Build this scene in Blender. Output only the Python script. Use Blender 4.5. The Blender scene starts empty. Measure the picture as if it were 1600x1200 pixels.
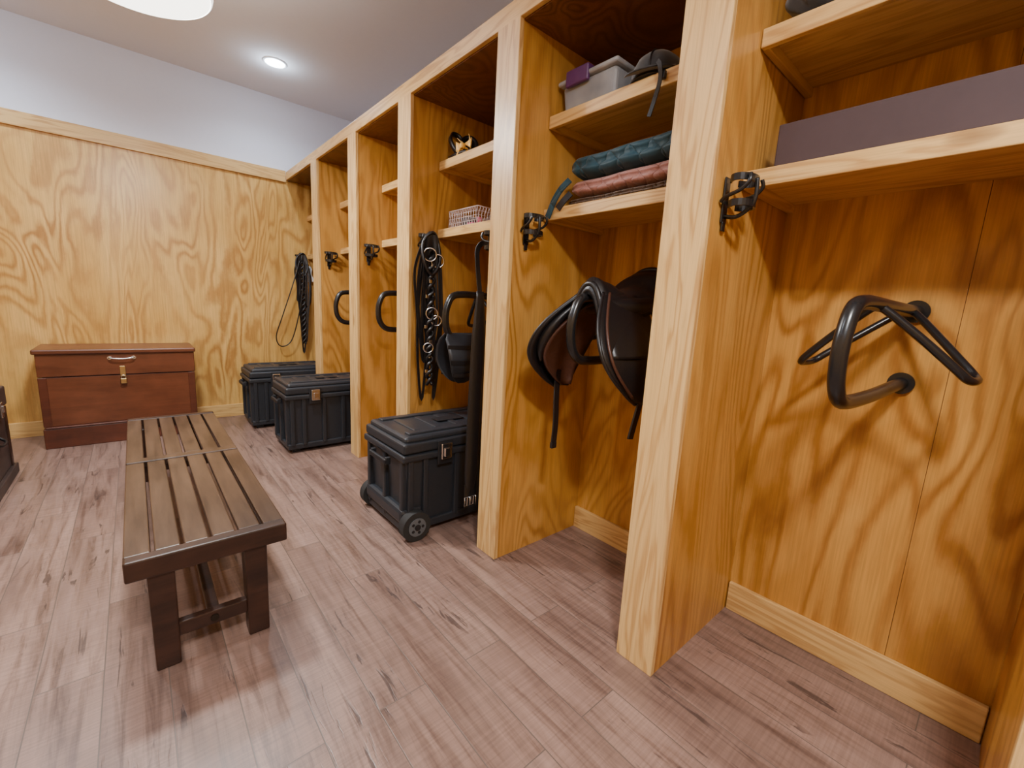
import bpy, bmesh, math, random
from mathutils import Matrix, Vector
random.seed(4)
C=bpy.context.collection
# ------------------------------------------------------------ materials
def newmat(n):
    m=bpy.data.materials.new(n); m.use_nodes=True
    nt=m.node_tree; p=nt.nodes['Principled BSDF']; return m,nt,p
def N(nt,t,**k):
    n=nt.nodes.new(t)
    for a,v in k.items(): setattr(n,a,v)
    return n
def ramp(nt,stops,interp='LINEAR'):
    r=N(nt,'ShaderNodeValToRGB'); e=r.color_ramp.elements; r.color_ramp.interpolation=interp
    while len(e)<len(stops): e.new(0.5)
    for i,(p,c) in enumerate(stops):
        e[i].position=p; e[i].color=(c[0],c[1],c[2],1)
    return r
def coords(nt,scale,rot=(0,0,0)):
    tc=N(nt,'ShaderNodeTexCoord'); mp=N(nt,'ShaderNodeMapping')
    mp.inputs['Scale'].default_value=scale; mp.inputs['Rotation'].default_value=rot
    nt.links.new(tc.outputs['Object'],mp.inputs['Vector']); return mp.outputs[0]
def noise(nt,vec,scale,detail=3,rough=.5,dist=0):
    n=N(nt,'ShaderNodeTexNoise'); n.inputs['Scale'].default_value=scale; n.inputs['Detail'].default_value=detail
    n.inputs['Roughness'].default_value=rough; n.inputs['Distortion'].default_value=dist
    nt.links.new(vec,n.inputs['Vector']); return n.outputs['Fac']
def math_(nt,op,a,b=None):
    n=N(nt,'ShaderNodeMath',operation=op)
    for i,x in enumerate((a,b)):
        if x is None: continue
        if isinstance(x,(int,float)): n.inputs[i].default_value=x
        else: nt.links.new(x,n.inputs[i])
    return n.outputs[0]
def mix(nt,fac,a,b,mode='MIX'):
    n=N(nt,'ShaderNodeMix',data_type='RGBA',blend_type=mode)
    for i,x in ((0,fac),(6,a),(7,b)):
        if isinstance(x,(int,float)): n.inputs[i].default_value=x
        elif isinstance(x,tuple): n.inputs[i].default_value=(x[0],x[1],x[2],1)
        else: nt.links.new(x,n.inputs[i])
    return n.outputs[2]
def bump(nt,p,h,strength=.2,dist=.01):
    b=N(nt,'ShaderNodeBump'); b.inputs['Strength'].default_value=strength; b.inputs['Distance'].default_value=dist
    nt.links.new(h,b.inputs['Height']); nt.links.new(b.outputs[0],p.inputs['Normal'])
def plywood(n,light,mid,dark,sc=1.0,rough=.34,freq=110.0,zs=.24,wobk=3.0,lo=-.46):
    m,nt,p=newmat(n)
    v=coords(nt,(1.0,1.0,zs))
    n1=noise(nt,v,1.9*sc,2.2,.5,.9)
    wob=noise(nt,coords(nt,(16,16,7)),1,4,.6)
    ph=math_(nt,'ADD',math_(nt,'MULTIPLY',n1,freq),math_(nt,'MULTIPLY',wob,wobk))
    s=math_(nt,'SINE',ph)
    s=math_(nt,'ADD',math_(nt,'MULTIPLY',s,.5),.5)
    lines=math_(nt,'POWER',s,1.8)
    n2=noise(nt,coords(nt,(1,1,.5)),1.8*sc,3,.55,.4)
    amt=math_(nt,'MULTIPLY',lines,math_(nt,'MAXIMUM',math_(nt,'ADD',math_(nt,'MULTIPLY',n2,2.1),lo),.08))
    n5=noise(nt,coords(nt,(1.6,1.6,.6)),2.3,4,.6,.3)
    r5=ramp(nt,[(.36,mid),(.64,light)]); nt.links.new(n5,r5.inputs[0])
    c=mix(nt,math_(nt,'MINIMUM',amt,.95),r5.outputs[0],dark)
    fine=noise(nt,coords(nt,(170,170,4)),1,3,.6)
    fr=ramp(nt,[(.3,(.82,.82,.80)),(.7,(1.08,1.07,1.05))]); nt.links.new(fine,fr.inputs[0])
    c=mix(nt,1.0,c,fr.outputs[0],'MULTIPLY')
    nt.links.new(c,p.inputs['Base Color']); p.inputs['Roughness'].default_value=rough
    bump(nt,p,fine,.06,.002)
    return m
def pine(n,light,dark,axis=2,rough=.36,freq=1.0):
    m,nt,p=newmat(n)
    sc=[15*freq]*3; sc[axis]=1.3
    n1=noise(nt,coords(nt,tuple(sc)),1,2.5,.5,.8)
    s=math_(nt,'SINE',math_(nt,'MULTIPLY',n1,34)); s=math_(nt,'ADD',math_(nt,'MULTIPLY',s,.5),.5)
    sc2=[3]*3; sc2[axis]=.6
    n2=noise(nt,coords(nt,tuple(sc2)),1,2,.5)
    c=mix(nt,math_(nt,'MULTIPLY',math_(nt,'POWER',s,2),math_(nt,'ADD',n2,.05)),light,dark)
    sc3=[260]*3; sc3[axis]=5
    fine=noise(nt,coords(nt,tuple(sc3)),1,2,.6)
    fr=ramp(nt,[(.3,(.88,.88,.86)),(.7,(1.05,1.05,1.03))]); nt.links.new(fine,fr.inputs[0])
    c=mix(nt,1.0,c,fr.outputs[0],'MULTIPLY')
    vo=N(nt,'ShaderNodeTexVoronoi'); ks=[4]*3; ks[axis]=1.6; vo.inputs['Scale'].default_value=1
    nt.links.new(coords(nt,tuple(ks)),vo.inputs['Vector'])
    kr=ramp(nt,[(0,(1,1,1)),(.06,(.6,.6,.6)),(.09,(0,0,0))]); nt.links.new(vo.outputs['Distance'],kr.inputs[0])
    c=mix(nt,math_(nt,'MULTIPLY',kr.outputs[0],.75),c,(.16,.06,.012))
    nt.links.new(c,p.inputs['Base Color']); p.inputs['Roughness'].default_value=rough
    bump(nt,p,fine,.05,.002)
    return m
def plain(n,col,rough=.5,metal=0,var=.12,nscale=30,bmp=.05,spec=.5,sheen=0,coat=0):
    m,nt,p=newmat(n)
    f=noise(nt,coords(nt,(1,1,1)),nscale,4,.6)
    r=ramp(nt,[(.25,tuple(c*(1-var) for c in col)),(.75,tuple(min(1,c*(1+var)) for c in col))]); nt.links.new(f,r.inputs[0])
    nt.links.new(r.outputs[0],p.inputs['Base Color']); p.inputs['Roughness'].default_value=rough; p.inputs['Metallic'].default_value=metal
    p.inputs['Specular IOR Level'].default_value=spec; p.inputs['Sheen Weight'].default_value=sheen; p.inputs['Coat Weight'].default_value=coat
    if bmp: bump(nt,p,f,bmp,.003)
    return m
def darkwood(n,a,b,axis=1,rough=.4,sc=30):
    m,nt,p=newmat(n)
    s=[sc]*3; s[axis]=2
    f=noise(nt,coords(nt,tuple(s)),1,5,.65,.3)
    g=noise(nt,coords(nt,(9,3,9)),1,3)
    r=ramp(nt,[(.36,a),(.64,b)]); nt.links.new(math_(nt,'ADD',math_(nt,'MULTIPLY',f,.6),math_(nt,'MULTIPLY',g,.4)),r.inputs[0])
    nt.links.new(r.outputs[0],p.inputs['Base Color']); p.inputs['Roughness'].default_value=rough
    bump(nt,p,f,.15,.003); return m
M={}
M['ply']=plywood('plywood_varnished',(.63,.335,.082),(.52,.25,.050),(.33,.13,.020))
M['plydark']=plywood('plywood_shaded_top',(.22,.085,.028),(.16,.055,.018),(.07,.02,.006))  # darkened plywood: shade at the bay tops painted into the colour
M['plyend']=plywood('plywood_endwall',(.73,.46,.15),(.61,.35,.090),(.40,.185,.042),1.2,zs=.20,wobk=4.5,lo=-.40)
M['pineZ']=pine('pine_vertical',(.72,.47,.19),(.42,.20,.055),2)
M['pineY']=pine('pine_lengthwise',(.70,.45,.175),(.42,.20,.055),1)
M['pineX']=pine('pine_crosswise',(.70,.45,.175),(.42,.20,.055),0)
M['paint']=plain('wall_paint',(.76,.79,.89),.8,var=.01,bmp=.02)
M['ceil']=plain('ceiling_paint',(.80,.78,.79),.85,var=.01,bmp=.02)
M['black']=plain('black_steel',(.012,.012,.013),.24,0,.1)
M['plastic']=plain('black_plastic',(.019,.022,.028),.42,0,.1,80,.08)
M['plastic2']=plain('black_plastic_dark',(.010,.011,.014),.5,0,.1,80,.08)
M['leather']=plain('black_leather',(.009,.008,.009),.36,0,.2,120,.25)
M['brownleather']=plain('brown_leather',(.065,.024,.014),.42,0,.25,90,.25)
M['steel']=plain('bright_steel',(.70,.71,.73),.22,1,.05)
M['brass']=plain('aged_brass',(.55,.42,.20),.3,1,.1)
M['rubber']=plain('rubber',(.018,.018,.018),.7,0,.1)
M['hub']=plain('wheel_hub',(.10,.11,.12),.45)
M['white']=plain('white_cotton',(.75,.74,.72),.9,0,.05)
M['pink']=plain('pink_plastic',(.70,.08,.20),.4)
M['gold']=plain('gold_ribbon',(.75,.42,.06),.4,0,.1,sheen=.3)
M['mauve']=plain('mauve_card',(.060,.036,.040),.75,0,.06,20)
M['purple']=plain('purple_plastic',(.10,.03,.13),.4)
M['bolt']=plain('dark_bolt',(.03,.025,.02),.4,.7)
M['gap']=plain('panel_joint_gap',(.16,.06,.015),.8)  # brown of the seam between the back panels
M['benchslat']=darkwood('bench_slat_wood',(.024,.012,.008),(.105,.062,.039),1,.30,22)
M['benchframe']=darkwood('bench_frame_wood',(.014,.006,.0045),(.050,.021,.013),0,.34,22)
M['chest']=darkwood('mahogany_chest',(.095,.028,.012),(.160,.050,.022),0,.33,16)
M['chestdark']=darkwood('mahogany_edge',(.06,.016,.008),(.12,.032,.015),0,.35,16)
M['darktrunk']=darkwood('dark_trunk_wood',(.03,.02,.018),(.065,.045,.04),1,.45,16)
M['velvet']=plain('helmet_velvet',(.006,.006,.008),.75,0,.2,60,.1,sheen=.4)
M['wire']=plain('basket_wire',(.60,.50,.49),.35,.3)
m,nt,p=newmat('clear_tub'); p.inputs['Roughness'].default_value=.25; p.inputs['Transmission Weight'].default_value=.45; p.inputs['IOR'].default_value=1.15; M['tub']=m
f=noise(nt,coords(nt,(1,1,1)),9,2); r=ramp(nt,[(.3,(.42,.44,.48)),(.7,(.64,.66,.70))]); nt.links.new(f,r.inputs[0]); nt.links.new(r.outputs[0],p.inputs['Base Color'])
def emit(n,col,s):
    m,nt,p=newmat(n); p.inputs['Base Color'].default_value=(.9,.9,.9,1); p.inputs['Emission Color'].default_value=(*col,1); p.inputs['Emission Strength'].default_value=s; return m
M['lampglow']=emit('pendant_diffuser',(1,.96,.86),5.0)
M['lampside']=emit('pendant_shade',(1,.97,.93),2.2)
M['down']=emit('downlight_lens',(.82,.90,1),70)
M['whitetrim']=plain('white_trim',(.85,.86,.88),.5,0,.02)
def quilt(n,col,qk):
    m,nt,p=newmat(n)
    f=noise(nt,coords(nt,(1,1,1)),140,3,.6)
    tc=N(nt,'ShaderNodeTexCoord'); sp=N(nt,'ShaderNodeSeparateXYZ'); nt.links.new(tc.outputs['Object'],sp.inputs[0])
    xz=math_(nt,'ADD',math_(nt,'MULTIPLY',sp.outputs[0],.6),math_(nt,'MULTIPLY',sp.outputs[2],1.0))
    kk=math.pi*qk
    A=math_(nt,'ABSOLUTE',math_(nt,'SINE',math_(nt,'MULTIPLY',math_(nt,'ADD',sp.outputs[1],xz),kk)))
    Bq=math_(nt,'ABSOLUTE',math_(nt,'SINE',math_(nt,'MULTIPLY',math_(nt,'SUBTRACT',sp.outputs[1],xz),kk)))
    d=math_(nt,'POWER',math_(nt,'MINIMUM',A,Bq),.5)
    r=ramp(nt,[(.2,tuple(c*.75 for c in col)),(.8,tuple(c*1.2 for c in col))]); nt.links.new(f,r.inputs[0])
    nt.links.new(r.outputs[0],p.inputs['Base Color'])
    p.inputs['Roughness'].default_value=.6; p.inputs['Sheen Weight'].default_value=.12
    bump(nt,p,math_(nt,'ADD',d,math_(nt,'MULTIPLY',f,.08)),.75,.012); return m
M['teal']=quilt('teal_satin',(.003,.042,.066),11); M['rose']=quilt('rose_quilt',(.34,.155,.135),12); M['brownpad']=quilt('brown_pad',(.085,.048,.03),22)
# floor
m,nt,p=newmat('wood_look_tile'); M['floor']=m
tc=N(nt,'ShaderNodeTexCoord'); sx=N(nt,'ShaderNodeSeparateXYZ'); nt.links.new(tc.outputs['Object'],sx.inputs[0])
cx=N(nt,'ShaderNodeCombineXYZ'); nt.links.new(sx.outputs['Y'],cx.inputs['X']); nt.links.new(sx.outputs['X'],cx.inputs['Y'])
br=N(nt,'ShaderNodeTexBrick'); br.offset=.37; br.offset_frequency=2
br.inputs['Scale'].default_value=1; br.inputs['Brick Width'].default_value=1.05; br.inputs['Row Height'].default_value=.155
br.inputs['Mortar Size'].default_value=.0018; br.inputs['Mortar Smooth'].default_value=.3; br.inputs['Bias'].default_value=0
br.inputs['Color1'].default_value=(0,0,0,1); br.inputs['Color2'].default_value=(1,1,1,1); br.inputs['Mortar'].default_value=(.5,.5,.5,1)
nt.links.new(cx.outputs[0],br.inputs['Vector'])
off=N(nt,'ShaderNodeVectorMath',operation='MULTIPLY_ADD'); 
nt.links.new(br.outputs['Color'],off.inputs[0]); off.inputs[1].default_value=(7,13,5); nt.links.new(tc.outputs['Object'],off.inputs[2])
def fm(scale):
    mp=N(nt,'ShaderNodeMapping'); mp.inputs['Scale'].default_value=scale; nt.links.new(off.outputs[0],mp.inputs['Vector']); return mp.outputs[0]
g1=noise(nt,fm((34,2.2,1)),1,6,.66,.7)
g2=noise(nt,fm((8,1.0,1)),1,3,.55,.8)
plank=mix(nt,br.outputs['Color'],(.235,.148,.116),(.285,.186,.148))
r1=ramp(nt,[(.30,(.52,.49,.48)),(.50,(1,1,1)),(.75,(1.20,1.20,1.22))]); nt.links.new(g1,r1.inputs[0])
col=mix(nt,1.0,plank,r1.outputs[0],'MULTIPLY')
r2=ramp(nt,[(.32,(.68,.66,.66)),(.60,(1.06,1.06,1.06))]); nt.links.new(g2,r2.inputs[0])
col=mix(nt,1.0,col,r2.outputs[0],'MULTIPLY')
n3=noise(nt,fm((30,3.2,1)),1,4,.6,1.2); n4=noise(nt,fm((4.5,2.4,1)),1,2,.5)
r3=ramp(nt,[(.595,(0,0,0)),(.65,(1,1,1))]); nt.links.new(n3,r3.inputs[0])
r4=ramp(nt,[(.46,(0,0,0)),(.57,(1,1,1))]); nt.links.new(n4,r4.inputs[0])
crack=math_(nt,'MULTIPLY',math_(nt,'MULTIPLY',r3.outputs[0],r4.outputs[0]),.75)
col=mix(nt,crack,col,(.045,.030,.027))
saw=noise(nt,fm((6,150,1)),1,2,.5); r5=ramp(nt,[(.35,(.88,.88,.88)),(.65,(1.07,1.07,1.07))]); nt.links.new(saw,r5.inputs[0])
col=mix(nt,1.0,col,r5.outputs[0],'MULTIPLY')
col=mix(nt,br.outputs['Fac'],col,(.12,.09,.075))
nt.links.new(col,p.inputs['Base Color'])
rr=ramp(nt,[(.3,(.28,)*3),(.7,(.42,)*3)]); nt.links.new(g1,rr.inputs[0]); nt.links.new(rr.outputs[0],p.inputs['Roughness'])
hh=math_(nt,'SUBTRACT',math_(nt,'MULTIPLY',g1,.3),math_(nt,'ADD',br.outputs['Fac'],crack)); bump(nt,p,hh,.25,.002)

# ------------------------------------------------------------ mesh builder
def catmull(P,n=8,closed=False):
    P=[Vector(q) for q in P]; L=len(P); out=[]
    rng=range(L) if closed else range(L-1)
    for i in rng:
        if closed: a,b,c,d=P[(i-1)%L],P[i],P[(i+1)%L],P[(i+2)%L]
        else: a,b,c,d=P[max(i-1,0)],P[i],P[i+1],P[min(i+2,L-1)]
        for k in range(n):
            t=k/n; out.append(.5*((2*b)+(c-a)*t+(2*a-5*b+4*c-d)*t*t+(3*b-a-3*c+d)*t**3))
    if not closed: out.append(P[-1])
    return out
class B:
    def __init__(s,name): s.name=name; s.v=[]; s.f=[]; s.mi=[]; s.sm=[]; s.mats=[]
    def add(s,V,F,mat,smooth=False):
        if mat not in s.mats: s.mats.append(mat)
        k=len(s.v); s.v+= [tuple(x) for x in V]
        for f in F: s.f.append(tuple(i+k for i in f)); s.mi.append(s.mats.index(mat)); s.sm.append(smooth)
    def bmadd(s,bm,mat,smooth=False):
        bm.verts.index_update(); s.add([v.co[:] for v in bm.verts],[[v.index for v in f.verts] for f in bm.faces],mat,smooth); bm.free()
    def box(s,a,b,mat,bev=0,seg=2,mtx=None,taper=None):
        bm=bmesh.new(); bmesh.ops.create_cube(bm,size=1)
        a=Vector(a);b=Vector(b);c=(a+b)/2;d=b-a
        for v in bm.verts:
            q=Vector((v.co.x*d.x,v.co.y*d.y,v.co.z*d.z))
            if taper and v.co.z<0: q.x*=taper; q.y*=taper
            v.co=c+q
        if bev: bmesh.ops.bevel(bm,geom=list(bm.edges),offset=bev,segments=seg,profile=.5,affect='EDGES')
        if mtx: bmesh.ops.transform(bm,matrix=mtx,verts=bm.verts)
        s.bmadd(bm,mat); return s
    def sweep(s,pts,prof,mat,up=(0,0,1),closed=False,smooth=True,scales=None):
        pts=[Vector(q) for q in pts]; n=len(pts); V=[];F=[];k=len(prof)
        up=Vector(up); prev=None
        for i,q in enumerate(pts):
            if closed: t=(pts[(i+1)%n]-pts[(i-1)%n])
            else: t=pts[min(i+1,n-1)]-pts[max(i-1,0)]
            if t.length<1e-9: t=Vector((0,0,1))
            t.normalize()
            if prev is None:
                x=up-t*up.dot(t)
                if x.length<.05: x=Vector((1,.3,0)); x=x-t*x.dot(t)
            else: x=prev-t*prev.dot(t)
            x.normalize(); prev=x; y=t.cross(x); sc=scales[i] if scales else 1
            for (a,b) in prof: V.append(q+x*a*sc+y*b*sc)
        for i in range(n if closed else n-1):
            j=(i+1)%n
            for a in range(k):
                b=(a+1)%k; F.append((i*k+a,i*k+b,j*k+b,j*k+a))
        if not closed: F.append(tuple(range(k))[::-1]); F.append(tuple((n-1)*k+a for a in range(k)))
        s.add(V,F,mat,smooth); return s
    def tube(s,pts,r,mat,seg=10,closed=False,n=8,sm=True,scales=None):
        P=catmull(pts,n,closed) if n else pts
        return s.sweep(P,[(r*math.cos(2*math.pi*i/seg),r*math.sin(2*math.pi*i/seg)) for i in range(seg)],mat,closed=closed,scales=scales)
    def flat(s,pts,w,t,mat,up=(0,1,0),n=6,scales=None):
        return s.sweep(catmull(pts,n),[(t/2*math.copysign(abs(math.cos(A))**.7,math.cos(A)),w/2*math.copysign(abs(math.sin(A))**.5,math.sin(A))) for A in [2*math.pi*i/14 for i in range(14)]],mat,up=up,scales=scales)
    def strap(s,pts,w,t,mat,up=(0,1,0),n=8):
        return s.sweep(catmull(pts,n) if n else pts,[(-t/2,-w/2),(t/2,-w/2),(t/2,w/2),(-t/2,w/2)],mat,up=up,smooth=False)
    def cyl(s,a,b,r,mat,seg=20,r2=None):
        a=Vector(a);b=Vector(b); r2=r if r2 is None else r2
        V=[];t=(b-a).normalized(); x=Vector((0,0,1)) if abs(t.z)<.9 else Vector((1,0,0)); x=(x-t*x.dot(t)).normalized(); y=t.cross(x)
        for q,rr_ in ((a,r),(b,r2)):
            for i in range(seg):
                A=2*math.pi*i/seg; V.append(q+x*rr_*math.cos(A)+y*rr_*math.sin(A))
        F=[(i,(i+1)%seg,seg+(i+1)%seg,seg+i) for i in range(seg)]
        s.add(V,F,mat,True); s.add(V,[tuple(range(seg))[::-1],tuple(range(seg,2*seg))],mat,False); return s
    def ring(s,c,R_,r,mat,normal=(0,0,1),seg=24,sx=1,sy=1):
        c=Vector(c); nrm=Vector(normal).normalized(); x=Vector((0,0,1)) if abs(nrm.z)<.9 else Vector((1,0,0)); x=(x-nrm*x.dot(nrm)).normalized(); y=nrm.cross(x)
        P=[c+x*R_*sx*math.cos(2*math.pi*i/seg)+y*R_*sy*math.sin(2*math.pi*i/seg) for i in range(seg)]
        return s.tube(P,r,mat,8,True,0)
    def lathe(s,c,prof,mat,seg=32,sx=1,sy=1,smooth=True):
        V=[];F=[];k=len(prof)
        for i in range(seg):
            A=2*math.pi*i/seg
            for r,z in prof: V.append((c[0]+r*math.cos(A)*sx,c[1]+r*math.sin(A)*sy,c[2]+z))
        for i in range(seg):
            j=(i+1)%seg
            for a in range(k-1): F.append((i*k+a,j*k+a,j*k+a+1,i*k+a+1))
        s.add(V,F,mat,smooth); return s
    def grid(s,fn,nu,nv,mat,thick=None,smooth=True):
        V=[fn(i/nu,j/nv) for i in range(nu+1) for j in range(nv+1)]; V=[Vector(q) for q in V]
        idx=lambda i,j:i*(nv+1)+j
        F=[(idx(i,j),idx(i+1,j),idx(i+1,j+1),idx(i,j+1)) for i in range(nu) for j in range(nv)]
        if thick:
            n0=len(V); V2=[V[idx(i,j)]+Vector(thick(i/nu,j/nv)) for i in range(nu+1) for j in range(nv+1)]
            F+= [tuple(x+n0 for x in f[::-1]) for f in F]
            V=V+V2
            for i in range(nu):
                F.append((idx(i,0),n0+idx(i,0),n0+idx(i+1,0),idx(i+1,0))); F.append((idx(i,nv),idx(i+1,nv),n0+idx(i+1,nv),n0+idx(i,nv)))
            for j in range(nv):
                F.append((idx(0,j),idx(0,j+1),n0+idx(0,j+1),n0+idx(0,j))); F.append((idx(nu,j),n0+idx(nu,j),n0+idx(nu,j+1),idx(nu,j+1)))
        s.add(V,F,mat,smooth); return s
    def mesh(s):
        me=bpy.data.meshes.new(s.name); me.from_pydata(s.v,[],s.f)
        for mm in s.mats: me.materials.append(M[mm])
        me.polygons.foreach_set('material_index',s.mi); me.polygons.foreach_set('use_smooth',s.sm)
        bm=bmesh.new(); bm.from_mesh(me); bmesh.ops.recalc_face_normals(bm,faces=bm.faces); bm.to_mesh(me); bm.free()
        me.update(); return me
    def done(s,loc=(0,0,0),rot=0):
        o=bpy.data.objects.new(s.name,s.mesh()); o.location=loc; o.rotation_euler=(0,0,rot); C.objects.link(o); return o
def inst(o,loc,rot=0):
    q=bpy.data.objects.new(o.name.split('.')[0],o.data); q.location=loc; q.rotation_euler=(0,0,rot); C.objects.link(q); return q

# ------------------------------------------------------------ room shell
a=1.2265; b=1.8225; yB=4.955; XL=-1.5; YF=-1.6; H=3.058; XR=2.9
PO=[(-.28,-.131),(.612,.752),(1.463,1.605),(2.364,2.515),(3.15,3.30),(4.0,4.15)]
B('floor').box((XL-.1,YF-.1,-.1),(b+.1,yB+.1,0),'floor').done()
B('ceiling').box((XL-.1,YF-.1,H),(XR+.1,yB+.1,H+.1),'ceil').done()
w=B('wall_end'); w.box((XL-.1,yB,0),(b+.1,yB+.1,2.33),'plyend'); w.box((XL-.1,yB+.004,2.33),(XR+.1,yB+.1,H),'paint'); w.done()
w=B('wall_right'); w.box((b,YF-.1,0),(b+.1,.109,2.33),'ply'); w.box((b,.1105,0),(b+.1,yB,2.33),'ply'); w.box((b+.003,.1,0),(b+.1,.12,2.33),'gap'); w.done()
B('wall_right_upper').box((XR,YF-.1,2.33),(XR+.1,yB,H),'paint').done()
B('wall_right_ledge').box((b+.0,YF-.1,2.331),(XR,yB,2.35),'paint').done()
w=B('wall_left'); w.box((XL-.1,YF-.1,0),(XL,yB,2.33),'plyend'); w.box((XL-.1,YF-.1,2.33),(XL-.004,yB,H),'paint'); w.done()
w=B('wall_rear'); w.box((XL,YF-.1,0),(b,YF,2.33),'plyend'); w.box((XL,YF-.1,2.33),(XR,YF-.004,H),'paint'); w.done()
B('trim_end').box((XL,yB-.02,2.305),(a,yB,2.41),'pineX',.003).done()
B('trim_left').box((XL,YF,2.305),(XL+.02,yB-.02,2.41),'pineY',.003).done()
B('baseboard_end').box((XL,yB-.02,0),(a+.0,yB,.12),'pineX',.003).done()
bb=B('baseboard_right')
ys=[YF]+[v for q in PO for v in q]+[yB]
for i in range(0,len(ys),2): bb.box((b-.02,ys[i]+.001,0),(b,ys[i+1]-.001,.12),'pineY',.003)
bb.done()
# ------------------------------------------------------------ cubbies
cb=B('tack_locker_cabinet')
for y0,y1 in PO:
    cb.box((a+.022,y0+.002,0),(b-.0005,y1-.002,2.33),'ply')
    cb.box((a,y0,0),(a+.022,y1,2.33),'pineZ',.003)
cb.box((a,YF+.001,2.325),(a+.022,yB-.022,2.40),'pineY',.003)
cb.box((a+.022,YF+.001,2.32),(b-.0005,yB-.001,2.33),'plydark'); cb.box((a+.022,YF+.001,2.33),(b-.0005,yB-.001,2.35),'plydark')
bays=[(YF,-.28)]+[(PO[i][1],PO[i+1][0]) for i in range(5)]+[(4.15,yB)]
for y0,y1 in bays:
    for z in (1.64,2.02):
        cb.box((1.435,y0+.001,z-.022),(b-.001,y1-.001,z),'pineY')
        cb.box((1.415,y0+.001,z-.05),(1.435,y1-.001,z),'pineY',.003)
        cb.box((1.435,y0+.001,z-.05),(b-.001,y0+.02,z-.022),'pineX'); cb.box((1.435,y1-.02,z-.05),(b-.001,y1-.001,z-.022),'pineX')
cb.done()
# ------------------------------------------------------------ bench
be=B('slatted_bench'); X0,X1,Y0,Y1=-.082,.358,1.59,3.5
be.box((X0,Y0,.335),(X1,Y0+.045,.402),'benchframe',.006); be.box((X0,Y1-.045,.335),(X1,Y1,.402),'benchframe',.006)
ns=6; wd=(X1-X0-.010*(ns-1))/ns
for i in range(ns):
    x=X0+i*(wd+.010)
    for y0,y1 in ((Y0+.048,2.565),(2.635,Y1-.048)):
        be.box((x,y0,.378),(x+wd,y1,.399+random.uniform(-.001,.001)),'benchslat',.004)
be.box((X0,2.57,.372),(X1,2.63,.402),'benchslat',.004)
for x in (X0+.035,X1-.065): be.box((x,Y0+.045,.33),(x+.03,Y1-.045,.377),'benchframe',.003)
be.box((X0+.035,2.58,.34),(X1-.035,2.62,.372),'benchframe')
for y in (Y0+.012,Y1-.082):
    for x in (-.032,.225):
        be.box((x,y,0),(x+.07,y+.07,.345),'benchframe',.005,taper=.92)
    be.box((.03,y+.02,.085),(.23,y+.05,.135),'benchframe',.004)
    be.cyl((.132,y+.016,.11),(.132,y+.022,.11),.012,'bolt')
be.box((.115,Y0+.05,.095),(.15,Y1-.05,.125),'benchframe',.003)
be.done()
# ------------------------------------------------------------ mahogany chest
ch=B('wooden_chest'); x0,x1,y0,y1=-.565,.355,4.50,4.93
ch.box((x0-.0,y0-.012,0),(x1+.0,y1,.15),'chestdark',.006); ch.box((x0+.012,y0-.02,.15),(x1-.012,y1,.165),'chestdark',.006)
ch.box((x0+.025,y0,.165),(x1-.02,y1,.53),'chest',.004)
ch.box((x0+.005,y0-.012,.535),(x1,y1,.70),'chest',.006)
ch.box((x0-.010,y0-.03,.70),(x1+.010,y1,.735),'chest',.009)
for x in (x0+.004,x1-.05): ch.box((x,y0-.006,.165),(x+.046,y0+.01,.53),'chestdark',.004)
ch.tube([(-.17,y0-.012,.665),(-.165,y0-.04,.665),(-.10,y0-.045,.66),(-.035,y0-.04,.665),(-.03,y0-.012,.665)],.006,'steel')
for x in (-.17,-.03): ch.cyl((x,y0-.018,.665),(x,y0-.01,.665),.014,'steel')
ch.box((-.118,y0-.018,.52),(-.085,y0-.011,.60),'brass',.002)
ch.ring((-.10,y0-.022,.515),.014,.003,'steel',(0,1,0)); ch.box((-.120,y0-.034,.465),(-.082,y0-.016,.505),'brass',.004)
ch.done()
# ------------------------------------------------------------ dark trunk at left
dt=B('travel_trunk'); 
dt.box((-1.30,3.30,0),(-.635,4.05,.06),'darktrunk',.005); dt.box((-1.29,3.32,.06),(-.655,4.04,.44),'darktrunk',.005)
dt.box((-1.30,3.31,.445),(-.645,4.045,.565),'darktrunk',.01)
for y in (3.34,4.0): dt.box((-.656,y-.02,.06),(-.648,y+.02,.44),'benchframe',.002)
for y in (3.50,3.86):
    dt.box((-.646,y-.025,.40),(-.636,y+.025,.49),'steel',.003); dt.box((-.638,y-.012,.43),(-.628,y+.012,.47),'steel',.003)
dt.tube([(-.652,3.6,.30),(-.62,3.63,.28),(-.62,3.73,.28),(-.652,3.76,.30)],.008,'leather')
dt.done()
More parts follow.
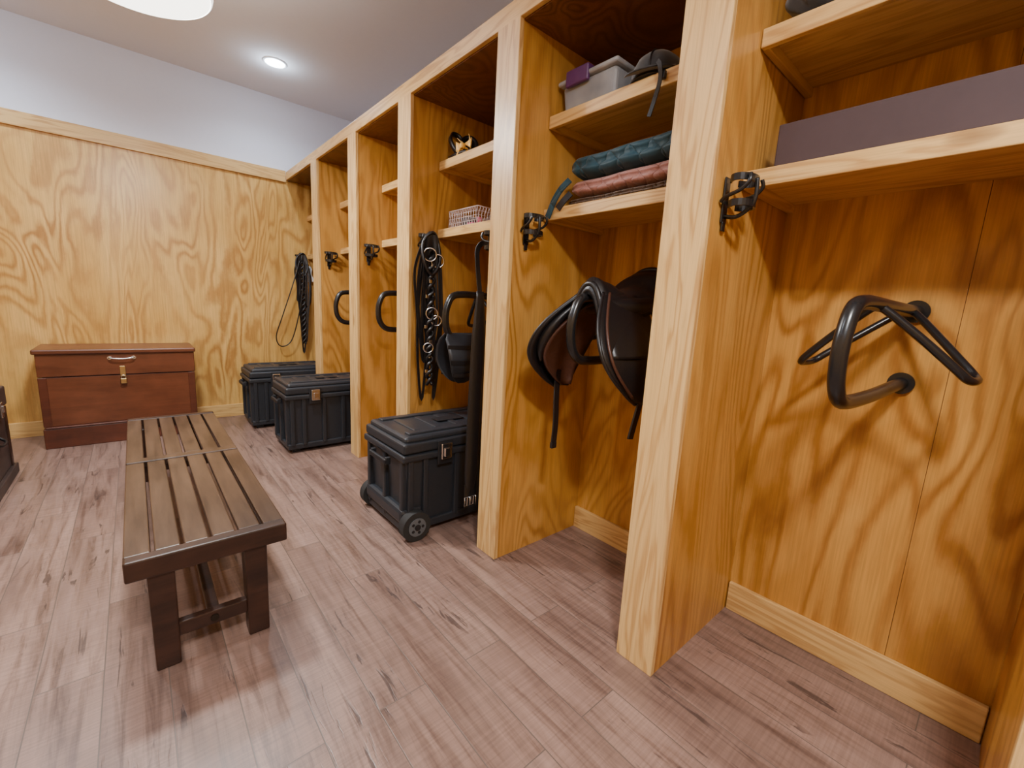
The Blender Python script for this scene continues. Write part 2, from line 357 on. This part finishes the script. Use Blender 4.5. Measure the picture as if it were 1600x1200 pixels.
# ------------------------------------------------------------ rolling tool chests
def toolchest(L,W,Ht,wheels=True):
    t=B('rolling_tool_chest'); s=Ht-.085
    t.box((.02,.02,.035),(L-.02,W-.02,s),'plastic',.018,3,taper=.94)
    t.box((.0,.0,s-.045),(L,W,s-.008),'plastic',.010)
    t.box((.008,.008,s-.006),(L-.008,W-.008,s+.05),'plastic',.014,3)
    t.box((.025,.025,s+.04),(L-.025,W-.025,s+.078),'plastic',.018,3)
    t.box((.06,.06,s+.07),(L-.06,.11,s+.088),'plastic',.006); t.box((.06,W-.11,s+.07),(L-.06,W-.06,s+.088),'plastic',.006)
    for i in range(5):
        x=.14+i*(L-.28)/4; t.box((x-.02,.12,s+.07),(x+.02,W-.12,s+.084),'plastic',.005)
    t.box((L*.40,W*.42,s+.084),(L*.62,W*.58,s+.088),'plastic2',.0015)
    for x in (.035,.12,L*.5-.09,L*.5+.06,L-.15,L-.065):
        t.box((x,.008,.06),(x+.03,.04,s-.04),'plastic',.006)
        t.box((x,W-.04,.06),(x+.03,W-.008,s-.04),'plastic',.006)
    for y in (.03,W*.5-.015,W-.06):
        t.box((.008,y,.06),(.04,y+.03,s-.04),'plastic',.006); t.box((L-.04,y,.06),(L-.008,y+.03,s-.04),'plastic',.006)
    t.box((.016,.016,.03),(L-.016,W-.016,.075),'plastic',.008)
    for (yy,sg) in ((.0,-1),(W,1)):
        for xx in ([L*.30]):
            t.box((xx-.045,yy-.004,s-.085),(xx+.045,yy+.004,s+.045),'plastic2',.003)
            t.box((xx-.032,yy+sg*.012-.007,s-.055),(xx+.032,yy+sg*.012+.007,s+.03),'steel',.005)
            t.box((xx-.016,yy+sg*.022-.005,s-.04),(xx+.016,yy+sg*.022+.005,s+.005),'steel',.003)
    t.box((-.022,W*.30,s-.09),(.004,W*.34,s-.05),'plastic2',.004); t.box((-.022,W*.66,s-.09),(.004,W*.70,s-.05),'plastic2',.004)
    t.box((-.032,W*.30,s-.085),(-.014,W*.70,s-.058),'plastic2',.006)
    if wheels:
        for y in (-.005,W+.005):
            sg=-1 if y<0 else 1
            t.cyl((.065,y-.026,.078),(.065,y+.026,.078),.078,'rubber',32)
            t.cyl((.065,y+sg*.027,.078),(.065,y+sg*.031,.078),.048,'hub',24); t.cyl((.065,y+sg*.03,.078),(.065,y+sg*.036,.078),.016,'plastic2',16)
            for k in range(5):
                A=k*2*math.pi/5; t.cyl((.065+.03*math.cos(A),y+sg*.030,.078+.03*math.sin(A)),(.065+.03*math.cos(A),y+sg*.0325,.078+.03*math.sin(A)),.008,'plastic2',10)
        t.box((.0,.02,.08),(.13,W-.02,.16),'plastic',.02)
        for y in (.05,W-.09): t.box((L-.10,y,0),(L-.04,y+.04,.05),'plastic2',.004)
    else:
        for x in (.05,L-.11):
            for y in (.05,W-.11): t.box((x,y,0),(x+.06,y+.06,.045),'plastic2',.005)
    return t
toolchest(.80,.49,.545,True).done((.945,1.855,0))
t2=toolchest(.72,.44,.555,False).done((.805,3.48,0))
inst(t2,(.72,4.33,0))
# ------------------------------------------------------------ saddle racks
def rack():
    r=B('saddle_rack'); L=.575
    r.tube([(-.008,0,.115),(-.10,0,.115),(-.30,0,.118),(-.46,0,.120),(-.535,0,.105),(-L+.008,0,.05),(-L,0,-.01),(-L+.012,0,-.075),(-.525,0,-.118),(-.46,0,-.130),(-.30,0,-.128),(-.15,0,-.118),(-.008,0,-.108)],.0185,'black',14,n=8)
    for z in (.115,-.108): r.cyl((-.008,0,z),(-.001,0,z),.034,'black',24)
    for sg in (-1,1):
        r.tube([(-.37,0,.118),(-.36,sg*.03,.095),(-.335,sg*.10,.030),(-.312,sg*.160,-.030),(-.297,sg*.178,-.050),(-.27,sg*.186,-.057),(-.215,sg*.186,-.057),(-.190,sg*.176,-.048),(-.175,sg*.155,-.026),(-.125,sg*.08,.048),(-.09,sg*.025,.10),(-.078,0,.118)],.0105,'black',10,n=6)
    return r
RZ=1.14
r0=rack().done((b-.004,.210,RZ),-.09)
for y in (1.10,1.985,2.83,3.65): inst(r0,(b,y,RZ))
# ------------------------------------------------------------ bridle hooks
def hook():
    k=B('bridle_hook')
    k.box((-.016,-.006,-.065),(.016,0,.06),'black',.003); k.box((-.010,-.008,-.088),(.010,-.002,-.06),'black',.003)
    for z,rr_ in ((.045,.050),(-.02,.044)):
        P=[(rr_*math.sin(A),-.050-.030*math.cos(A),z) for A in [math.radians(t) for t in range(-150,151,15)]]
        k.sweep(P,[(-.009,-.003),(.009,-.003),(.009,.003),(-.009,.003)],'black',up=(0,0,1),smooth=False)
    for x in (-.03,.03): k.tube([(x,-.004,-.01),(x*1.2,-.02,.0),(x*1.5,-.06,.01),(x*1.5,-.082,.03),(x*1.3,-.08,.05)],.0055,'black',8)
    k.tube([(0,-.004,-.045),(0,-.04,-.05),(0,-.075,-.028),(0,-.085,.0),(0,-.083,.045)],.006,'black',8)
    return k
h0=hook().done((1.315,.612,1.54))
for y in (1.463,2.364,3.15,4.0): inst(h0,(1.315,y,1.54))
inst(h0,(1.33,yB,1.57)); 
inst(h0,(1.29,1.605,1.49),math.pi)
# ------------------------------------------------------------ saddle
def saddle(yc):
    s=B('saddle')
    def S(u):
        P=[(0,1.29),(.07,1.335),(.2,1.322),(.45,1.288),(.7,1.315),(.88,1.38),(.96,1.40),(1,1.375)]
        for (a0,z0),(a1,z1) in zip(P,P[1:]):
            if u<=a1:
                t=(u-a0)/(a1-a0); t=t*t*(3-2*t); return z0+(z1-z0)*t
        return P[-1][1]
    def W(u): return (.055+.12*u**.8)*(1-.55*max(0,(u-.86)/.14)**2)
    def seat(u,v):
        q=2*v-1; x=1.305+.43*u
        return (x,yc+W(u)*q,S(u)-.085*abs(q)**2.2*(1-.25*u))
    s.grid(seat,30,20,'leather',lambda u,v:(0,0,-.022))
    s.tube([seat(.97,j/10) for j in range(11)],.013,'leather',8,n=3)
    s.tube([seat(.03,j/10) for j in range(11)],.012,'leather',8,n=3)
    for sg in (-1,1):
        def flap(u,v,sg=sg,sc=1.0,off=0):
            t=u; wdt=math.sqrt(max(0,1-((t-.55)/.47)**2)) if t>.55 else 1
            wd_=(.125+.06*math.sin(math.pi*min(1,t*1.1)))*wdt*sc+.002
            xc=1.46-.085*math.sin(math.pi*min(1,t*.95)*.9)
            x=xc+(2*v-1)*wd_
            z=1.275-(.405*t)*(1 if sc==1 else .9)-(.03 if sc!=1 else 0)
            y=yc+sg*(.075+.17*math.sin(min(1,t*1.05)*math.pi*.5)-.02*t*t+off)-sg*.02*((2*v-1)**2)
            return (x,y,z)
        s.grid(lambda u,v:flap(u,v),26,14,'leather',lambda u,v,sg=sg:(0,-sg*.010,0))
        s.grid(lambda u,v:flap(u,v,sc=.66,off=-.020),18,10,'brownleather',lambda u,v,sg=sg:(0,-sg*.016,0))
        s.grid(lambda u,v:flap(u*.55,v,sc=.72,off=.014),18,10,'leather',lambda u,v,sg=sg:(0,-sg*.012,0))
        s.tube([flap(t,0,) for t in [i/14 for i in range(15)]],.006,'leather',8,n=3)
        s.tube([Vector(flap(t,.09))+Vector((0,sg*.006,0)) for t in [i/12 for i in range(12)]],.006,'brownleather',6,n=3)
        s.tube([Vector(flap(.1+.6*t,.14))+Vector((0,-sg*.026,0)) for t in [i/8 for i in range(9)]],.020,'leather',10,n=3,scales=[.3+.7*math.sin(math.pi*i/24) for i in range(25)])
        s.tube([(1.33,yc+sg*.06,1.235),(1.42,yc+sg*.085,1.225),(1.55,yc+sg*.10,1.235),(1.70,yc+sg*.10,1.265)],.036,'leather',12,n=5,scales=[.5+.5*math.sin(math.pi*i/15) for i in range(16)])
    s.strap([(1.40,yc+.20,.98),(1.375,yc+.185,.90),(1.355,yc+.165,.82),(1.345,yc+.150,.72),(1.335,yc+.145,.63)],.030,.007,'leather',(0,1,0))
    s.box((1.320,yc+.138,.612),(1.350,yc+.152,.64),'black',.003)
    s.strap([(1.42,yc-.205,.98),(1.40,yc-.215,.88),(1.385,yc-.21,.80),(1.375,yc-.205,.74)],.030,.007,'leather',(0,1,0))
    return s
saddle(1.085).done()
# ------------------------------------------------------------ boots draped on the next rack
bo=B('brushing_boots')
for sg in (-1,1):
    def bf(u,v,sg=sg):
        hw=.112*math.sqrt(max(.0,1-max(0,(u-.30)/.71)**2))*(1 if u>.12 else .8+.2*u/.12)+.001
        return (1.345+(2*v-1)*hw, 1.985+sg*(.006+.062*math.sin(math.pi*min(1,u*.9+.02))), 1.052-.275*u)
    bo.grid(bf,26,14,'plastic',lambda u,v,sg=sg:(0,sg*(.004+.022*math.sin(math.pi*u)*math.sin(math.pi*v)),0))
    for z in (.98,.90,.83):
        u_=(1.052-z)/.275; e=bf(u_,0); e2=bf(u_,1)
        bo.strap([(e[0],e[1]+sg*.006,z),((e[0]+e2[0])/2,e[1]+sg*.032,z),(e2[0],e2[1]+sg*.006,z)],.022,.003,'leather',(0,1,0))
bo.done()
# ------------------------------------------------------------ hanging girths
g=B('leather_girth')
g.strap([(1.255,1.70,1.27),(1.25,1.72,1.40),(1.26,1.735,1.47),(1.285,1.72,1.50),(1.31,1.70,1.47),(1.315,1.69,1.36),(1.30,1.69,1.27)],.024,.005,'leather',(0,1,0))
sc=[.45+.55*min(1,math.sin(math.pi*min(.97,max(.03,i/24)))*1.6) for i in range(25)]
g.flat([(1.240,1.675,1.27),(1.238,1.675,1.0),(1.230,1.675,.7),(1.222,1.67,.42),(1.215,1.67,.26)],.075,.022,'leather',(0,1,0),6,sc)
g.flat([(1.275,1.72,1.27),(1.278,1.72,1.0),(1.27,1.715,.7),(1.262,1.71,.45),(1.258,1.71,.34)],.075,.022,'leather',(0,1,0),6,sc)
for x in (1.195,1.232):
    g.strap([(x,1.668,.32),(x-.003,1.662,.25),(x-.004,1.66,.205)],.024,.005,'leather',(0,1,0))
    z=.235
    g.tube([(x-.017,1.655,z-.022),(x+.014,1.655,z-.022),(x+.014,1.655,z+.022),(x-.017,1.655,z+.022)],.0028,'steel',8,True,0); g.cyl((x-.002,1.655,z-.022),(x-.002,1.653,z+.022),.0025,'steel',8)
g.done()
# ------------------------------------------------------------ bridles
def bridle(name,cx,cy,zt,zb,seed,loops=7,spread=.05,rings=True):
    random.seed(seed); q=B(name)
    for i in range(loops):
        dx=random.uniform(-spread,spread); dy=random.uniform(-.035,.02); zz=zt-(zt-zb)*random.choice([.45,.6,.75,.88,1.0]); w_=random.uniform(.015,.045)
        P=[(cx+dx*.3-w_*.6,cy-.02+dy*.3,zt),(cx+dx-w_,cy+dy,zt-(zt-zz)*.3),(cx+dx-w_*.8+random.uniform(-.02,.02),cy+dy+random.uniform(-.01,.01),zt-(zt-zz)*.65),(cx+dx,cy+dy,zz),
           (cx+dx+w_*.8+random.uniform(-.02,.02),cy+dy-.01,zt-(zt-zz)*.65),(cx+dx+w_,cy+dy-.01,zt-(zt-zz)*.3),(cx+dx*.3+w_*.6,cy-.02+dy*.3,zt),(cx,cy-.02+dy*.3,zt+.03)]
        q.sweep(catmull(P,6,True),[(-.002,-.0075),(.002,-.0075),(.002,.0075),(-.002,.0075)],'leather',up=(0,1,0),closed=True,smooth=False)
    for sg in (1,-1):
        P=[(cx+sg*.018*math.sin(t*1.9),cy-.03+sg*.012*math.cos(t*1.9),zt-.05-(zt-zb-.15)*t/26) for t in range(27)]
        q.tube(P,.010,'leather',8,n=4)
    if rings:
        for (dx,dz,R_) in ((-.02,-.09,.036),(.03,-.12,.036),(0,-.42,.034),(.03,-.46,.030),(-.02,-.62,.028)):
            q.ring((cx+dx,cy-.045,zt+dz),R_,.0045,'steel',(.4,1,.1))
        for i in range(8): 
            z=zt-.15-i*(zt-zb-.25)/8; x=cx+random.uniform(-.04,.04); q.box((x-.008,cy-.047,z-.010),(x+.008,cy-.040,z+.010),'steel',.002)
    q.tube([(cx-.05,cy-.02,zt-.02),(cx-.06,cy-.045,zt-.12),(cx-.01,cy-.05,zt-.2),(cx+.045,cy-.045,zt-.12),(cx+.04,cy-.02,zt-.0),(cx,cy-.03,zt+.035)],.009,'leather',8,True,6)
    return q.done()
bridle('bridle',1.315,2.285,1.565,.62,3,10,.05)
bridle('bridle',1.33,yB-.075,1.60,.62,11,6,.05,False)
q=B('lead_rein'); q.tube([(1.30,yB-.13,1.56),(1.22,yB-.14,1.30),(1.12,yB-.14,1.0),(1.06,yB-.13,.80),(1.10,yB-.13,.70),(1.20,yB-.13,.76),(1.28,yB-.14,1.05),(1.32,yB-.14,1.3),(1.34,yB-.13,1.56)],.0055,'leather',8,n=8)
q.tube([(1.40,yB-.10,1.50),(1.41,yB-.10,1.30),(1.40,yB-.10,1.15),(1.37,yB-.10,1.1),(1.345,yB-.13,1.15),(1.35,yB-.13,1.35),(1.37,yB-.12,1.5)],.006,'leather',8,n=6); q.done()
q=B('white_grooming_cloth'); q.grid(lambda u,v:(1.395+.05*(2*v-1)*(.5+.5*u)+.008*math.sin(u*9),yB-.06+.018*math.sin(v*9+u*3),1.52-.16*u),12,12,'white',lambda u,v:(0,.012,0)); q.done()
# ------------------------------------------------------------ shelf contents
def pad(name,mat,x0,x1,y0,y1,z0,hgt):
    q=B(name)
    def fn(u,v):
        A=2*math.pi*u; c,s_=math.cos(A),math.sin(A); e=.45
        hx=(x1-x0)/2; hz=hgt/2*.98
        end=min(1,(min(v,1-v)*14))**.5; end=max(end,.02)
        px=math.copysign(abs(c)**e,c)*hx*(.93+.07*end); pz=math.copysign(abs(s_)**.6,s_)*hz*end
        y=y0+(y1-y0)*v
        X=(x0+x1)/2+px; Z=z0+hgt/2+pz
        # rolled fold: shallow crease along the front edge
        if c<0: X+=.010*math.exp(-(pz/(hgt*.10))**2)*abs(c)
        return (X+.004*math.sin(y*31)*c, y, min(max(z0+.0005,Z+.002*math.sin(y*9)),z0+hgt-.0003))
    q.grid(fn,96,110,mat)
    return q.done()
pad('brown_saddle_pad','brownpad',1.44,1.79,.80,1.36,1.641,.034)
pad('rose_saddle_pad','rose',1.435,1.79,.775,1.34,1.676,.070)
pad('teal_saddle_pad','teal',1.43,1.79,.77,1.345,1.747,.096)
q=B('pad_strap'); q.strap([(1.43,1.33,1.745),(1.412,1.36,1.71),(1.407,1.39,1.67),(1.405,1.41,1.63),(1.404,1.425,1.60)],.03,.005,'teal',(1,0,0)); q.strap([(1.43,1.32,1.69),(1.415,1.345,1.66),(1.409,1.37,1.63)],.03,.005,'leather',(1,0,0)); q.done()
q=B('plastic_storage_box')
q.box((1.455,1.155,2.021),(1.775,1.435,2.140),'tub',.018,3,taper=.93); q.box((1.44,1.14,2.138),(1.79,1.45,2.158),'tub',.010,3); q.box((1.465,1.165,2.155),(1.765,1.425,2.170),'tub',.008,3)
q.box((1.434,1.28,2.117),(1.452,1.40,2.180),'purple',.007,3); q.box((1.44,1.28,2.157),(1.79,1.40,2.180),'purple',.007,3)
q.box((1.50,1.19,2.03),(1.72,1.39,2.09),'mauve',.01)
q.done()
def helmet(name,c,rot=0,s=1):
    q=B(name)
    prof=[(.001,.135),(.03,.133),(.06,.122),(.088,.098),(.104,.065),(.110,.030),(.108,.0),(.100,.0),(.098,.03)]
    q.lathe((0,0,0),prof,'velvet',32,1.22,1.0)
    q.tube([(.134*math.cos(A),.110*math.sin(A),.008) for A in [i*2*math.pi/30 for i in range(30)]],.006,'leather',8,True,0)
    q.grid(lambda u,v:(-.120-.055*v*math.cos((u-.5)*2.6),.105*math.sin((u-.5)*2.6),.022-.012*v),16,6,'velvet',lambda u,v:(0,0,.006))
    q.lathe((0,0,.134),[(.001,.008),(.008,.006),(.011,0)],'velvet',12)
    q.tube([(1.005*1.22*r_*sg,0,z_) for sg,r_,z_ in [(-1,.110,.03),(-1,.104,.066),(-1,.088,.10),(-1,.06,.124),(-1,.03,.135),(1,.0,.138),(1,.03,.135),(1,.06,.124),(1,.088,.10),(1,.104,.066),(1,.110,.03)]],.004,'leather',6,n=4)
    o=q.done(c,rot); o.scale=(s,s,s); return o
helmet('riding_helmet',(1.525,1.015,2.022),.3,.86)
q=B('helmet_strap'); q.strap([(1.385,.93,2.04),(1.385,.918,2.02),(1.395,.92,1.98),(1.404,.94,1.93),(1.403,.955,1.88)],.014,.004,'leather',(1,0,0)); q.box((1.395,.905,1.985),(1.41,.925,2.01),'leather',.002); q.done()
helmet('riding_helmet',(1.57,1.80,1.642),.3)
q=B('wire_basket'); bx0,bx1,by0,by1,bz0,bz1=1.44,1.68,2.0,2.28,1.643,1.735
for z in (bz0+.002,bz1): q.tube([(bx0,by0,z),(bx1,by0,z),(bx1,by1,z),(bx0,by1,z)],.003,'wire',6,True,0)
n_=12
for i in range(n_+1):
    y=by0+(by1-by0)*i/n_
    for x in (bx0,bx1):
        q.cyl((x,y,bz0),(x,min(by1,y+.02),bz1),.0013,'wire',5); q.cyl((x,y,bz0),(x,max(by0,y-.02),bz1),.0013,'wire',5)
    q.cyl((bx0,y,bz0+.002),(bx1,y,bz0+.002),.0013,'wire',5)
    x=bx0+(bx1-bx0)*i/n_
    for y2 in (by0,by1): q.cyl((x,y2,bz0),(min(bx1,x+.02),y2,bz1),.0013,'wire',5); q.cyl((x,y2,bz0),(max(bx0,x-.02),y2,bz1),.0013,'wire',5)
for z in (1.665,1.69,1.712): q.tube([(bx0,by0,z),(bx1,by0,z),(bx1,by1,z),(bx0,by1,z)],.0013,'wire',5,True,0)
q.cyl((1.50,2.06,1.648),(1.50,2.06,1.69),.018,'pink'); q.box((1.48,2.10,1.648),(1.56,2.16,1.67),'pink',.008); q.box((1.50,2.17,1.648),(1.60,2.25,1.71),'velvet',.01); q.box((1.56,2.03,1.648),(1.64,2.15,1.70),'brownleather',.01)
q.done()
q=B('ribboned_headcollar')
for i,(yy,R_) in enumerate(((.10,.062),(.06,.055),(.12,.05),(-.02,.045))):
    q.sweep([Vector((.05+.03*i+R_*.7*math.cos(A),yy+R_*.64*math.sin(A),.014+R_+R_*math.sin(A+.6*i)*.95)) for A in [k*2*math.pi/28 for k in range(28)]],[(-.004,-.011),(.004,-.011),(.004,.011),(-.004,.011)],'leather',up=(1,0,0),closed=True)
q.tube([(.02,.13,.015),(.02,.04,.02),(.03,-.05,.015),(.06,-.10,.02)],.012,'leather',8)
for A in (.1,.9,2.6,3.3,4.5,5.6):
    q.grid(lambda u,v,A=A:(.003+.016*math.sin(u*3.1),-.005+(.008+.052*u)*math.cos(A)+(v-.5)*.045*u*math.sin(A),.044+(.005+.030*u)*math.sin(A)+(v-.5)*.045*u*abs(math.cos(A))),6,4,'gold',lambda u,v:(.004,0,0))
q.lathe((0,-.005,.037),[(.001,.014),(.012,.010),(.014,0),(.010,-.01)],'gold',12)
o=q.done((1.44,2.17,2.024)); o.scale=(1.2,1.2,1.2)
q=B('flat_cardboard_box'); q.box((1.47,-.115,1.641),(1.79,.545,1.74),'mauve',.003); q.box((1.466,-.12,1.652),(1.80,.55,1.768),'mauve',.004); q.done()
def lump(name,c,r,mat,seed):
    q=B(name); random.seed(seed); ph=[random.uniform(0,6) for _ in range(6)]
    def fn(u,v):
        A=2*math.pi*u; E=math.pi*(v-.5); k=1+.16*math.sin(3*A+ph[0]+2*E)+.10*math.sin(5*A+ph[1])*math.cos(3*E+ph[2])+.06*math.sin(9*A+ph[3]+4*E)
        return (c[0]+r[0]*k*math.cos(E)*math.cos(A),c[1]+r[1]*k*math.cos(E)*math.sin(A),max(c[2],c[2]+r[2]+r[2]*k*math.sin(E)))
    q.grid(fn,48,24,mat); return q.done()
lump('riding_gloves',(1.462,.45,2.021),(.06,.11,.070),'velvet',5)
lump('folded_fly_veil',(1.47,4.60,2.021),(.05,.10,.05),'white',8)
# ------------------------------------------------------------ lights
def pendant(loc):
    q=B('pendant_drum_light'); R_=.315
    q.lathe((0,0,0),[(.001,-.012),(R_*.5,-.010),(R_-.03,.0),(R_-.004,.016)],'lampglow',64)
    q.lathe((0,0,0),[(R_-.006,.012),(R_,.018),(R_+.004,.034),(R_+.002,.15),(R_-.004,.155),(.02,.16),(.001,.16)],'lampside',64)
    q.cyl((0,0,.16),(0,0,H-loc[2]-.02),.006,'steel',10); q.cyl((0,0,H-loc[2]-.025),(0,0,H-loc[2]),.06,'whitetrim',24)
    q.done(loc)
    l=bpy.data.lights.new('pendant_lamp','AREA'); l.shape='DISK'; l.size=.26; l.energy=66; l.color=(1,.975,.95)
    o=bpy.data.objects.new('pendant_lamp',l); o.location=(loc[0],loc[1],loc[2]-.03); C.objects.link(o)
    l=bpy.data.lights.new('ceiling_fill','AREA'); l.shape='DISK'; l.size=.5; l.energy=16; l.color=(1,.98,.97)  # added upward fill that brightens the ceiling above the pendant
    o=bpy.data.objects.new('ceiling_fill',l); o.location=(loc[0],loc[1],loc[2]+.18); o.rotation_euler=(math.pi,0,0); C.objects.link(o)
pendant((.085,2.84,2.56)); pendant((.085,-.35,2.56))
def down(x,y,e=22):
    q=B('recessed_downlight'); q.lathe((0,0,0),[(.001,-.003),(.066,-.003),(.070,-.004)],'down',32); q.lathe((0,0,0),[(.070,-.002),(.072,-.008),(.086,-.007),(.090,0)],'whitetrim',32); q.done((x,y,H))
    l=bpy.data.lights.new('downlight_lamp','SPOT'); l.spot_size=math.radians(150); l.spot_blend=.8; l.energy=e; l.color=(.78,.88,1); l.shadow_soft_size=.05
    o=bpy.data.objects.new('downlight_lamp',l); o.location=(x,y,H-.02); C.objects.link(o)
    l=bpy.data.lights.new('downlight_halo','POINT'); l.energy=3; l.color=(.70,.84,1); l.shadow_soft_size=.04
    o=bpy.data.objects.new('downlight_halo',l); o.location=(x,y,H-.10); C.objects.link(o)
down(1.01,4.27,45); down(-.85,4.2,85); down(-.85,1.6,70); down(-.85,-.9,60)
w=bpy.data.worlds.new('world'); bpy.context.scene.world=w; w.use_nodes=True; w.node_tree.nodes['Background'].inputs[0].default_value=(.9,.93,1,1); w.node_tree.nodes['Background'].inputs[1].default_value=.3
# ------------------------------------------------------------ camera
f=674.94;h=1.2
fw=Vector((0.64949286,0.74058304,-0.17232467)); R=Vector((0.75681992,-0.65150899,0.05253237)); U=Vector((0.07336649,0.16453814,0.98363843))
cd=bpy.data.cameras.new('camera'); cam=bpy.data.objects.new('camera',cd); C.objects.link(cam)
cd.lens=f/1600*36; cd.sensor_width=36; cd.clip_start=.02
cam.matrix_world=Matrix(((R[0],U[0],-fw[0],0),(R[1],U[1],-fw[1],0),(R[2],U[2],-fw[2],h),(0,0,0,1)))
bpy.context.scene.camera=cam
